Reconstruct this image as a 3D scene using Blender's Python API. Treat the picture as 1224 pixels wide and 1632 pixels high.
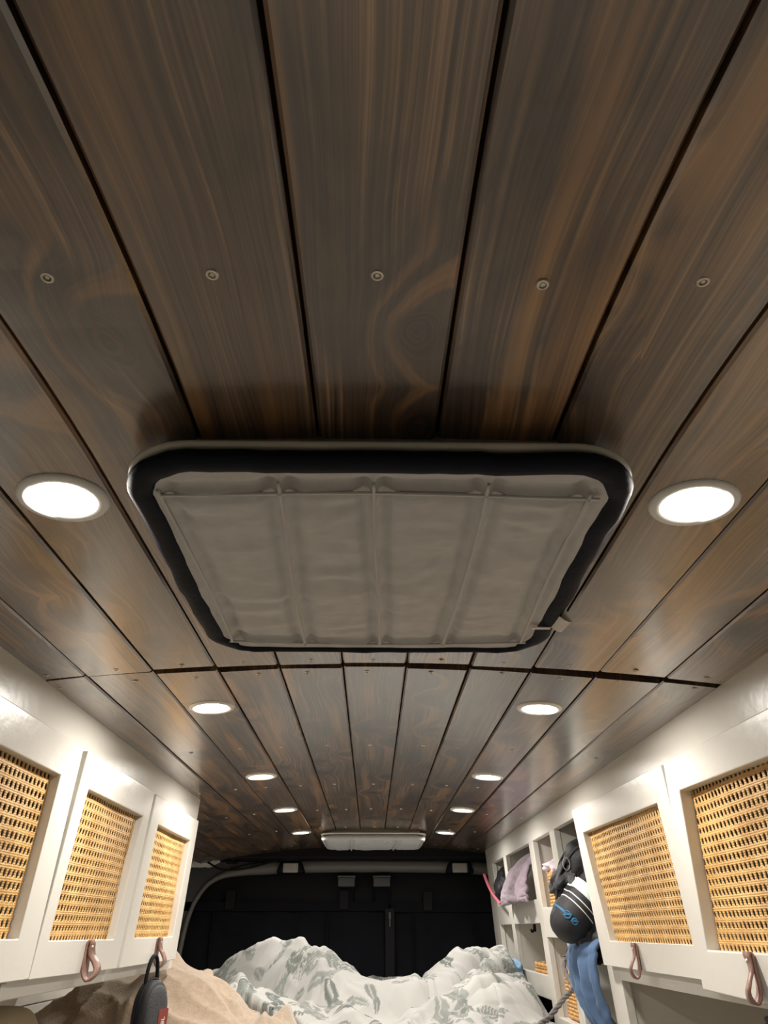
import bpy, bmesh, math, random
import numpy as np
from mathutils import Vector, Matrix, noise
random.seed(7); rng = np.random.default_rng(7)
for o in list(bpy.data.objects): bpy.data.objects.remove(o)
S = bpy.context.scene; C = S.collection
Z0 = 1.45                       # camera (eye) height over the van floor; heights below are relative to it
PI = math.pi

# ------------------------------------------------------------------ camera, world, exposure
cd = bpy.data.cameras.new('camera'); cam = bpy.data.objects.new('camera', cd); C.objects.link(cam)
pit, yaw, roll, cx = .5413, .0162, -.0013, -.0055
fw = Vector((math.sin(yaw)*math.cos(pit), math.cos(yaw)*math.cos(pit), math.sin(pit)))
rt = Vector((math.cos(yaw), -math.sin(yaw), 0)); up = rt.cross(fw)
r2 = rt*math.cos(roll)+up*math.sin(roll); u2 = up*math.cos(roll)-rt*math.sin(roll)
M = Matrix((r2, u2, -fw)).transposed().to_4x4(); M.translation = (cx, 0, Z0); cam.matrix_world = M
cd.sensor_fit = 'VERTICAL'; cd.sensor_height = 24; cd.lens = 24*1110/1632; cd.clip_start = .01
S.camera = cam
W = bpy.data.worlds.new('world'); S.world = W; W.use_nodes = True
W.node_tree.nodes['Background'].inputs[0].default_value = (0, 0, 0, 1)
W.node_tree.nodes['Background'].inputs[1].default_value = 0.
S.view_settings.view_transform = 'Standard'; S.view_settings.look = 'None'
S.view_settings.gamma = 1; S.view_settings.use_curve_mapping = False
S.view_settings.exposure = 0.36
LAMP_W = 2.15

# ------------------------------------------------------------------ materials
def newmat(name):
    m = bpy.data.materials.new(name); m.use_nodes = True
    nt = m.node_tree; return m, nt, nt.nodes['Principled BSDF']
def N(nt, t, props=None, **ins):
    n = nt.nodes.new(t)
    for k, v in (props or {}).items(): setattr(n, k, v)
    for k, v in ins.items():
        k = int(k[1:]) if k[0] == 'i' and k[1:].isdigit() else k.replace('_', ' ')
        s = n.inputs[k]
        if hasattr(v, 'is_output'): nt.links.new(v, s)
        else: s.default_value = v
    return n
def math_(nt, op, a, b=0.0, c=0.0): return N(nt, 'ShaderNodeMath', {'operation': op}, i0=a, i1=b, i2=c).outputs[0]
def ramp(nt, fac, stops):
    n = N(nt, 'ShaderNodeValToRGB', i0=fac); e = n.color_ramp.elements
    while len(e) < len(stops): e.new(.5)
    for i, (p, c) in enumerate(stops):
        e[i].position = p; e[i].color = (*c, 1) if len(c) == 3 else c
    return n.outputs[0]
def mixc(nt, f, a, b, mode='MIX'):
    n = N(nt, 'ShaderNodeMix', {'data_type': 'RGBA', 'blend_type': mode})
    for i, v in ((0, f), (6, a), (7, b)):
        if hasattr(v, 'is_output'): nt.links.new(v, n.inputs[i])
        else: n.inputs[i].default_value = (*v, 1) if isinstance(v, tuple) and len(v) == 3 else v
    return n.outputs[2]
def plain(name, col, rough=.5, metal=0, bump=0, bscale=60, var=0, sheen=0, spec=.5, coat=0):
    m, nt, p = newmat(name)
    p.inputs['Base Color'].default_value = (*col, 1); p.inputs['Roughness'].default_value = rough
    p.inputs['Metallic'].default_value = metal; p.inputs['Specular IOR Level'].default_value = spec
    p.inputs['Sheen Weight'].default_value = sheen; p.inputs['Coat Weight'].default_value = coat
    tc = N(nt, 'ShaderNodeTexCoord').outputs['Object']
    if var:
        nz = N(nt, 'ShaderNodeTexNoise', Vector=tc, Scale=bscale*.25, Detail=4.).outputs[0]
        c = ramp(nt, nz, [(.3, tuple(x*(1-var) for x in col)), (.7, tuple(min(1, x*(1+var)) for x in col))])
        nt.links.new(c, p.inputs['Base Color'])
    if bump:
        nz = N(nt, 'ShaderNodeTexNoise', Vector=tc, Scale=float(bscale), Detail=5.).outputs[0]
        b = N(nt, 'ShaderNodeBump', Strength=bump, Distance=.002, Height=nz).outputs[0]
        nt.links.new(b, p.inputs['Normal'])
    return m
def emit(name, col, st):
    m, nt, p = newmat(name)
    p.inputs['Emission Color'].default_value = (*col, 1); p.inputs['Emission Strength'].default_value = st
    p.inputs['Base Color'].default_value = (*col, 1); return m

def wood(name):
    m, nt, p = newmat(name)
    tc = N(nt, 'ShaderNodeTexCoord').outputs['Object']
    rnd = N(nt, 'ShaderNodeObjectInfo').outputs['Random']
    sx = N(nt, 'ShaderNodeSeparateXYZ', i0=tc)
    r1 = math_(nt, 'MULTIPLY', rnd, 91.7); r2_ = math_(nt, 'MULTIPLY', rnd, 57.3)
    X = math_(nt, 'ADD', sx.outputs[0], r1); Y = math_(nt, 'ADD', sx.outputs[1], r2_)
    vec = lambda a, b, c=0.: N(nt, 'ShaderNodeCombineXYZ', i0=a, i1=b, i2=c).outputs[0]
    mul = lambda a, k: math_(nt, 'MULTIPLY', a, k)
    # knots
    warp = N(nt, 'ShaderNodeTexNoise', Vector=vec(mul(X, 9.), mul(Y, 7.)), Scale=1., Detail=3.).outputs[0]
    wc = math_(nt, 'SUBTRACT', warp, .5)
    kv = vec(math_(nt, 'ADD', mul(X, 8.), mul(wc, .35)), math_(nt, 'ADD', mul(Y, 5.6), mul(wc, .3)))
    vo = N(nt, 'ShaderNodeTexVoronoi', {'feature': 'F1', 'voronoi_dimensions': '2D'}, Vector=kv, Scale=1., Randomness=.95)
    d = vo.outputs['Distance']; has = math_(nt, 'GREATER_THAN', N(nt, 'ShaderNodeSeparateColor', i0=vo.outputs['Color']).outputs[0], .30)
    knot = math_(nt, 'MULTIPLY', N(nt, 'ShaderNodeMapRange', {'interpolation_type': 'SMOOTHSTEP'}, Value=d, From_Min=.20, From_Max=.05).outputs[0], has)
    halo = math_(nt, 'MULTIPLY', N(nt, 'ShaderNodeMapRange', {'interpolation_type': 'SMOOTHSTEP'}, Value=d, From_Min=.5, From_Max=.05).outputs[0], has)
    # grain lines that bend round the knots
    g = math_(nt, 'ADD', mul(X, 230.), mul(halo, 2.2))
    g = math_(nt, 'ADD', g, mul(N(nt, 'ShaderNodeTexNoise', Vector=vec(mul(X, 8.), mul(Y, 2.6)), Scale=1., Detail=2.).outputs[0], 8.))
    grain = N(nt, 'ShaderNodeTexNoise', Vector=vec(g, mul(Y, 1.2)), Scale=1., Detail=3., Roughness=.6).outputs[0]
    fine = N(nt, 'ShaderNodeTexNoise', Vector=vec(mul(g, 2.7), mul(Y, 6.)), Scale=1., Detail=4.).outputs[0]
    gr = math_(nt, 'ADD', mul(grain, .66), mul(fine, .34))
    base = ramp(nt, gr, [(.36, (.022, .012, .007)), (.46, (.085, .048, .026)), (.55, (.165, .096, .051)), (.66, (.33, .20, .105))])
    # uneven stain: dark clouds, golden streaks, red-brown
    cl = N(nt, 'ShaderNodeTexNoise', Vector=vec(mul(X, 11.), mul(Y, 3.2)), Scale=1., Detail=5., Roughness=.62, Distortion=.6).outputs[0]
    dark = ramp(nt, cl, [(.38, (1, 1, 1)), (.54, (0, 0, 0))])
    col = mixc(nt, mul(dark, .82), base, (.026, .018, .016))
    go = N(nt, 'ShaderNodeTexNoise', Vector=vec(math_(nt, 'ADD', mul(X, 26.), mul(halo, 1.5)), mul(Y, 1.5), 5.), Scale=1., Detail=3.).outputs[0]
    gold = ramp(nt, go, [(.52, (0, 0, 0)), (.66, (1, 1, 1))])
    col = mixc(nt, mul(gold, .74), col, mixc(nt, gr, (.16, .072, .022), (.60, .31, .11)))
    kn = ramp(nt, N(nt, 'ShaderNodeTexNoise', Vector=vec(mul(d, 60.), mul(X, 30.), mul(Y, 30.)), Scale=1., Detail=2.).outputs[0], [(.42, (.006, .004, .003)), (.62, (.06, .027, .012))])
    ringm = N(nt, 'ShaderNodeMapRange', {'interpolation_type': 'SMOOTHSTEP'}, Value=d, From_Min=.42, From_Max=.12).outputs[0]
    col = mixc(nt, mul(math_(nt, 'MULTIPLY', ringm, has), .45), col, (.045, .026, .017))
    col = mixc(nt, mul(knot, .92), col, kn)
    tone = N(nt, 'ShaderNodeMapRange', Value=rnd, To_Min=.75, To_Max=1.3).outputs[0]
    col = mixc(nt, 1., col, N(nt, 'ShaderNodeCombineColor', i0=tone, i1=tone, i2=tone).outputs[0], 'MULTIPLY')
    nt.links.new(col, p.inputs['Base Color'])
    p.inputs['Roughness'].default_value = .42
    rr = N(nt, 'ShaderNodeMapRange', Value=cl, To_Min=.30, To_Max=.50).outputs[0]
    nt.links.new(rr, p.inputs['Roughness'])
    p.inputs['Coat Weight'].default_value = 1.; p.inputs['Coat Roughness'].default_value = .22; p.inputs['Coat IOR'].default_value = 1.8; p.inputs['Specular IOR Level'].default_value = .8
    h = math_(nt, 'ADD', gr, mul(knot, .7))
    nt.links.new(N(nt, 'ShaderNodeBump', Strength=.35, Distance=.0012, Height=h).outputs[0], p.inputs['Normal'])
    return m

def cane_mat():
    m, nt, p = newmat('woven_cane')
    tc = N(nt, 'ShaderNodeTexCoord').outputs['UV']
    w1 = N(nt, 'ShaderNodeTexWave', {'bands_direction': 'Y', 'wave_profile': 'SIN'}, Vector=tc, Scale=105., Distortion=1.5, Detail=2.).outputs[1]
    w2 = N(nt, 'ShaderNodeTexWave', {'bands_direction': 'X', 'wave_profile': 'SIN'}, Vector=tc, Scale=95., Distortion=1., Detail=1.).outputs[1]
    nz = N(nt, 'ShaderNodeTexNoise', Vector=tc, Scale=22., Detail=4.).outputs[0]
    h = math_(nt, 'ADD', math_(nt, 'MULTIPLY', w1, .6), math_(nt, 'MULTIPLY', w2, .4))
    c = ramp(nt, nz, [(.3, (.50, .28, .09)), (.5, (.63, .37, .13)), (.7, (.72, .45, .17))])
    nt.links.new(c, p.inputs['Base Color']); p.inputs['Roughness'].default_value = .5
    nt.links.new(N(nt, 'ShaderNodeBump', Strength=.6, Distance=.001, Height=h).outputs[0], p.inputs['Normal'])
    return m
def wicker_mat():
    m, nt, p = newmat('wicker')
    tc = N(nt, 'ShaderNodeTexCoord').outputs['Object']
    nz = N(nt, 'ShaderNodeTexNoise', Vector=tc, Scale=90., Detail=4.).outputs[0]
    c = ramp(nt, nz, [(.3, (.30, .14, .04)), (.6, (.62, .34, .11)), (.75, (.75, .47, .18))])
    nt.links.new(c, p.inputs['Base Color']); p.inputs['Roughness'].default_value = .55; return m
def print_mat():
    m, nt, p = newmat('leaf_print_cotton')
    a = N(nt, 'ShaderNodeVertexColor', {'layer_name': 'print'}).outputs[0]
    tc = N(nt, 'ShaderNodeTexCoord').outputs['Object']
    nz = N(nt, 'ShaderNodeTexNoise', Vector=tc, Scale=900., Detail=2.).outputs[0]
    nt.links.new(a, p.inputs['Base Color']); p.inputs['Roughness'].default_value = .85
    p.inputs['Sheen Weight'].default_value = .15
    nt.links.new(N(nt, 'ShaderNodeBump', Strength=.15, Distance=.0006, Height=nz).outputs[0], p.inputs['Normal'])
    return m
def weave_mat(name, col, scale=700., rough=.9, sheen=.1):
    m, nt, p = newmat(name)
    tc = N(nt, 'ShaderNodeTexCoord').outputs['Object']
    ck = N(nt, 'ShaderNodeTexWave', {'bands_direction': 'DIAGONAL'}, Vector=tc, Scale=scale*.4, Distortion=.4).outputs[1]
    nz = N(nt, 'ShaderNodeTexNoise', Vector=tc, Scale=scale*.06, Detail=5.).outputs[0]
    k = math_(nt, 'ADD', math_(nt, 'MULTIPLY', ck, .25), math_(nt, 'MULTIPLY', nz, .75))
    c = ramp(nt, nz, [(.25, tuple(x*.92 for x in col)), (.75, tuple(min(1, x*1.06) for x in col))])
    nt.links.new(c, p.inputs['Base Color']); p.inputs['Roughness'].default_value = rough
    p.inputs['Sheen Weight'].default_value = sheen; p.inputs['Specular IOR Level'].default_value = .25
    nt.links.new(N(nt, 'ShaderNodeBump', Strength=.3, Distance=.0008, Height=k).outputs[0], p.inputs['Normal'])
    return m

MW = wood('stained_pine')
M_white = plain('cream_white_paint', (.66, .635, .58), .30, bump=.25, bscale=45, spec=.5)
M_wallw = plain('white_board_paint', (.70, .67, .60), .5, bump=.1)
M_greyin = plain('grey_interior_paint', (.50, .46, .40), .55)
M_cane = cane_mat(); M_wick = wicker_mat(); M_print = print_mat()
M_screw = plain('screw_steel', (.62, .58, .50), .35, .9)
M_dark = plain('dark_void', (.012, .011, .012), .8)
M_black = plain('black_plastic', (.006, .006, .008), .6, bump=.1, bscale=300, spec=.2)
M_trim = plain('charcoal_trim', (.085, .085, .09), .5, bump=.1, bscale=400)
M_trimg = plain('grey_trim', (.20, .19, .175), .30)
M_bfab = weave_mat('black_blackout_fabric', (.0045, .0045, .008), 300., .85, 0.)
M_bind = plain('black_binding', (.006, .007, .014), .65, bump=.3, bscale=120, spec=.15)
M_seam = plain('grey_cover_piping', (.58, .565, .55), .9)
M_grey = weave_mat('grey_cover_fabric', (.58, .565, .55), 900.)
M_pale = weave_mat('pale_grey_cover_fabric', (.50, .50, .50), 900.)
M_ring = plain('white_abs', (.72, .69, .60), .3)
M_lamptrim = plain('lamp_trim_white', (.82, .80, .76), .35)
M_lens = emit('lamp_lens_glow', (1, .93, .82), 12.)
M_leather = plain('mauve_brown_leather', (.26, .145, .115), .33, bump=.2, bscale=200, var=.2)
M_fleece = plain('tan_fleece', (.36, .275, .20), .95, bump=.8, bscale=260, var=.12, sheen=.3)
M_sheet = plain('pale_sheet', (.72, .70, .66), .9)
M_lav = plain('lavender_towelling', (.29, .225, .275), .95, bump=1., bscale=350, var=.15, sheen=.3)
M_lil = plain('lilac_cloth', (.60, .50, .56), .9, var=.1)
M_jean = weave_mat('blue_denim', (.085, .145, .26), 500.)
M_bnyl = plain('black_nylon', (.012, .012, .015), .68, bump=.4, bscale=80)
M_mint = plain('mint_fabric', (.62, .74, .69), .8, bump=.3, bscale=300)
M_blue = plain('blue_print', (.02, .13, .27), .6)
M_stripe = plain('white_stripe', (.75, .74, .70), .6)
M_red = plain('red_badge', (.22, .035, .022), .5)
M_pink = plain('pink_strap', (.55, .12, .16), .6)
M_rope = plain('grey_rope_yarn', (.17, .15, .145), .9, bump=.6, bscale=300, var=.2)
M_tanv = plain('tan_vinyl', (.50, .42, .30), .5, bump=.2, bscale=150)
M_tag = plain('cream_tag', (.75, .70, .62), .7)
M_ink = plain('tag_ink', (.25, .08, .05), .7)
M_lblue = plain('pale_blue_cloth', (.22, .36, .52), .9)
M_lampglass = plain('frosted_lamp_glass', (.55, .52, .47), .3, bump=.8, bscale=250)
M_floor = plain('pale_oak_floor', (.56, .52, .46), .5, var=.2, bscale=30)

# ------------------------------------------------------------------ builders
def wloc(o):
    v = Vector((0, 0, 0))
    while o is not None: v = v+o.location; o = o.parent
    return v
def tag(o, label=None, cat=None, group=None, kind=None):
    for k, v in (('label', label), ('category', cat), ('group', group), ('kind', kind)):
        if v: o[k] = v
    return o
def thing(name, loc, label, cat, group=None):
    o = bpy.data.objects.new(name, None); C.objects.link(o); o.empty_display_size = .05
    o.location = (loc[0], loc[1], loc[2]+Z0); return tag(o, label, cat, group)
def mk(name, verts, faces, mat, parent=None, smooth=False, origin=None, uv=None):
    """verts in scene metres with heights relative to the eye; linked as ONE mesh object"""
    v = np.array(verts, float); v[:, 2] += Z0
    if parent is None:
        og = np.array([*origin]) + [0, 0, Z0] if origin is not None else np.array([v[:, 0].mean(), v[:, 1].mean(), v[:, 2].min()])
    else:
        og = np.array(wloc(parent))
    me = bpy.data.meshes.new(name); me.from_pydata((v-og).tolist(), [], [tuple(f) for f in faces])
    if uv is not None:
        l = me.uv_layers.new(name='UVMap'); vi = np.empty(len(me.loops), int); me.loops.foreach_get('vertex_index', vi)
        l.data.foreach_set('uv', np.array(uv, float)[vi].ravel())
    for mm in (mat if isinstance(mat, list) else [mat]): me.materials.append(mm)
    bm = bmesh.new(); bm.from_mesh(me); bmesh.ops.recalc_face_normals(bm, faces=bm.faces); bm.to_mesh(me); bm.free()
    if smooth: me.polygons.foreach_set('use_smooth', [True]*len(me.polygons))
    o = bpy.data.objects.new(name, me); C.objects.link(o)
    if parent is None: o.location = og.tolist()
    else: o.parent = parent
    return o
BOXF = [(0, 1, 3, 2), (4, 6, 7, 5), (0, 4, 5, 1), (2, 3, 7, 6), (0, 2, 6, 4), (1, 5, 7, 3)]
def boxv(x0, x1, y0, y1, z0, z1): return [(x, y, z) for x in (x0, x1) for y in (y0, y1) for z in (z0, z1)]
def bevel(o, w=.0015, seg=2):
    md = o.modifiers.new('bevel', 'BEVEL'); md.width = w; md.segments = seg; md.limit_method = 'ANGLE'; md.angle_limit = math.radians(40)
    return o
def box(name, b, mat, parent=None, bev=.0012):
    o = mk(name, boxv(*b), BOXF, mat, parent); return bevel(o, bev) if bev else o
class MB:
    def __init__(s): s.v = []; s.f = []
    def add(s, v, f): n = len(s.v); s.v += [tuple(p) for p in v]; s.f += [tuple(n+i for i in q) for q in f]; return s
    def box(s, *b): return s.add(boxv(*b), BOXF)
    def map(s, fn): s.v = [fn(*p) for p in s.v]; return s
    def build(s, name, mat, parent=None, smooth=False): return mk(name, s.v, s.f, mat, parent, smooth)
def gridf(n, m, wrapu=False, wrapv=False):
    """faces of an n x m vertex grid (index i*m+j)"""
    return [(i*m+j, ((i+1) % n)*m+j, ((i+1) % n)*m+(j+1) % m, i*m+(j+1) % m)
            for i in range(n if wrapu else n-1) for j in range(m if wrapv else m-1)]
def tube(path, r, n=8, closed=False, cap=True, flat=1.0):
    P = [Vector(p) for p in path]; k = len(P); V_ = []; rs = r if hasattr(r, '__len__') else [r]*k
    prev = None
    for i in range(k):
        a = P[(i-1) % k] if (closed or i) else P[0]; b = P[(i+1) % k] if (closed or i < k-1) else P[-1]
        t = (b-a).normalized()
        if prev is None:
            ref = Vector((0, 0, 1)) if abs(t.z) < .9 else Vector((1, 0, 0)); u = t.cross(ref).normalized()
        else: u = (prev-t*prev.dot(t)).normalized()
        w = t.cross(u); prev = u
        V_ += [tuple(P[i]+u*math.cos(2*PI*j/n)*rs[i]+w*math.sin(2*PI*j/n)*rs[i]*flat) for j in range(n)]
    F_ = gridf(k, n, closed, True)
    if cap and not closed: F_ += [tuple(range(n)), tuple(range((k-1)*n, k*n))]
    return V_, F_
def lathe(prof, n=24, c=(0, 0, 0)):
    V_ = [(c[0]+r*math.cos(2*PI*j/n), c[1]+r*math.sin(2*PI*j/n), c[2]+z) for r, z in prof for j in range(n)]
    F_ = gridf(len(prof), n, False, True); return V_, F_+[tuple(range(n)), tuple(range((len(prof)-1)*n, len(prof)*n))]
def spline(pts, n=10):
    P = [Vector(p) for p in pts]; P = [P[0]*2-P[1]]+P+[P[-1]*2-P[-2]]; out = []
    for i in range(1, len(P)-2):
        a, b, c, d = P[i-1:i+3]
        for k in range(n):
            t = k/n; out.append(.5*((2*b)+(c-a)*t+(2*a-5*b+4*c-d)*t*t+(3*b-a-3*c+d)*t**3))
    out.append(P[-2]); return [tuple(p) for p in out]
def fbm(x, y, z=0., o=4):
    return noise.fractal(Vector((x, y, z)), 1.0, 2.0, o)

# ------------------------------------------------------------------ the van shell
def ceil_z(x, y):
    d = .115*x*x
    if y < .5:
        d += .257*(.5-y)**2 if y > .12 else .0371+.195*.25*(1-math.exp(-(.12-y)/.25))
    return .34-d
YB = 3.75     # rear doors
tag(box('floor', (-.95, .95, -1.45, 3.85, -1.50, -1.45), M_floor, None, 0), kind='structure')
tag(box('wall_left', (-.97, -.93, -1.45, 3.85, -1.45, .40), M_wallw, None, 0), kind='structure')
tag(box('wall_right', (.93, .97, -1.45, 3.85, -1.45, .40), M_wallw, None, 0), kind='structure')
tag(box('wall_front_added', (-.93, .93, -1.45, -1.41, -1.45, .40), M_trim, None, 0), kind='structure')  # unseen dark wall added across the open cab end to control bounced light
rear = tag(box('wall_rear', (-.93, .93, 3.80, 3.85, -1.45, .40), M_black, None, 0), kind='structure')

# ceiling: dark roof skin with every stained board as a piece of its own
gy = np.linspace(-1.41, 3.80, 60); gx = np.linspace(-.93, .93, 25)
vv = [(x, y, max(ceil_z(x, y)+.024+dz, .12) + 0*dz) for dz in (0, .02) for x in gx for y in gy]
nn = len(gx)*len(gy); ff = gridf(len(gx), len(gy)); ff = ff+[tuple(nn+i for i in q) for q in ff]
M_back = plain('brown_backing_board', (.10, .07, .05), .8)
ceiling = tag(mk('ceiling', vv, ff, M_back, None, True, origin=(0, 0, .34)), kind='structure')
LX = [-.520, -.425, -.330, -.238, -.146, -.051, .044, .139, .232, .330, .428, .525]
scr_v, scr_f = lathe([(.0, -.0008), (.0012, -.0008), (.0016, -.0002), (.0021, -.0002), (.0024, -.0014), (.0036, -.0012), (.0041, -.0004), (.0041, .004)], 14)
scr_me = None
def screw(x, y, plank):
    global scr_me
    if scr_me is None:
        scr_me = bpy.data.meshes.new('screw'); scr_me.from_pydata(scr_v, [], scr_f); scr_me.materials.append(M_screw)
    o = bpy.data.objects.new('screw', scr_me); C.objects.link(o); o.parent = plank
    o.location = Vector((x, y, ceil_z(x, y)+Z0-.0002))-wloc(plank)
    o.rotation_euler = (random.uniform(-.06, .06), random.uniform(-.06, .06), random.random()*6)
def plank(x0, x1, y0, y1, skew=0.):
    g = .0013; ys = np.arange(y0, y1, .05).tolist()+[y1]
    if ys[-1]-ys[-2] < .01: ys.pop(-2)
    a, b = x0+g, x1-g; w = b-a; T = .012; V_ = []
    dz = random.uniform(-.0008, .0008)
    prof = [(0, T), (0, .0022), (.0022, 0), (w*.33, 0), (w*.67, 0), (w-.0022, 0), (w, .0022), (w, T)]
    for i, y in enumerate(ys):
        yy = y
        for px, pz in prof:
            X_ = a+px
            if i == 0: yy = y+skew*(px/w-.5)
            V_.append((X_, yy, ceil_z(X_, yy)+pz+dz))
    n = len(prof); F_ = gridf(len(ys), n, False, True)+[tuple(range(n)), tuple(range((len(ys)-1)*n, len(ys)*n))]
    return mk('ceiling_plank', V_, F_, MW, ceiling)
far0 = [1.006, 1.008, 1.016, 1.024, 1.022, 1.017, 1.027, 1.023, 1.027, 1.026, 1.020]
for (a, b) in ((-.614, -.520), (-.708, -.614), (-.802, -.708)): plank(a, b, 2.12, 3.62)
for (a, b) in ((-.614, -.520), (-.708, -.614), (-.802, -.708), (.525, .62), (.62, .715), (.715, .81)): plank(a, b, -1.38, .57)
for i in range(len(LX)-1):
    x0, x1 = LX[i], LX[i+1]; xc = (x0+x1)/2
    p = plank(x0, x1, -1.38, 1.0+.003*math.sin(i*2.1))
    if abs(xc) < .5:
        for y in (.278, .982): screw(xc+random.uniform(-.003, .003), y+random.uniform(-.004, .004), p)
        if abs(xc) < .15 or abs(xc) > .3: screw(xc+random.uniform(-.01, .01), -.25, p)
    p = plank(x0, x1, far0[i], 3.62, random.uniform(-.006, .006))
    if abs(xc) < .5:
        for y in (1.038, 1.53, 1.99, 2.44, 2.90, 3.45):
            q = random.uniform(-.012, .012)
            if abs(xc+q) < .215 and 2.94 < y < 3.38: continue
            screw(xc+q, y+random.uniform(-.006, .006), p)

# ------------------------------------------------------------------ recessed lights
LY = [.530, 1.206, 1.833, 2.395, 2.992]
where = ['beside the large quilted vent cover', 'just behind the plank seam', 'second behind the plank seam',
         'third behind the plank seam', 'beside the rear vent']
side = {-1: 'on the three-door cabinet side', 1: 'on the cubby shelves side'}
for s in (-1, 1):
    for i, y in enumerate(LY):
        x = s*.2825+.0; z = ceil_z(x, y)
        t = thing('recessed_light', (x, y, z), 'round ceiling light %s, %s' % (where[i], side[s]), 'light', 'recessed ceiling lights')
        tilt = lambda vs: [(px, py, pz+ceil_z(px, py)-z) for px, py, pz in vs]
        v, f = lathe([(.0285, .004), (.0285, -.0012), (.0300, -.0032), (.0345, -.0036), (.0380, -.0022), (.0392, .0), (.0392, .004)], 40, (x, y, z))
        mk('trim_ring', tilt(v), f[:-2]+[], M_lamptrim, t, True)
        v, f = lathe([(.0, -.0022), (.012, -.0021), (.024, -.0016), (.0287, -.0006), (.0287, .003)], 40, (x, y, z))
        mk('lens', tilt(v), f, M_lens, t, True)
        ld = bpy.data.lights.new('lamp', 'AREA'); ld.shape = 'DISK'; ld.size = .052; ld.energy = LAMP_W
        ld.color = (1, .945, .865); ld.spread = math.radians(168)
        lo = bpy.data.objects.new('lamp', ld); C.objects.link(lo); lo.parent = t
        lo.location = (0, 0, -.0045); lo.rotation_euler = (0, -s*.06, 0)

# ------------------------------------------------------------------ roof vents with quilted covers
def rrect(a, b, r, n=12, sub=10):
    pts = []
    for (qx, qy, a0) in ((a-r, b-r, 0), (-(a-r), b-r, PI/2), (-(a-r), -(b-r), PI), (a-r, -(b-r), 1.5*PI)):
        for k in range(n+1):
            t = a0+PI/2*k/n; pts.append((qx+r*math.cos(t), qy+r*math.sin(t), math.cos(t), math.sin(t)))
    out = []
    for i in range(len(pts)):
        p, q = pts[i], pts[(i+1) % len(pts)]; out.append(p)
        L = math.hypot(q[0]-p[0], q[1]-p[1])
        if L > .03:
            for k in range(1, sub*2): 
                t = k/(sub*2); out.append(tuple(p[j]+(q[j]-p[j])*t for j in range(4)))
    return out
def sweep(loop, prof, cy, zf):
    """closed sweep: loop of (x, y, nx, ny), prof of (outward, up)"""
    V_ = []
    for (x, y, nx, ny) in loop:
        for (o, z) in prof: V_.append((x+nx*o, cy+y+ny*o, zf(x, cy+y)+z))
    return V_, gridf(len(loop), len(prof), True, True)
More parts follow.
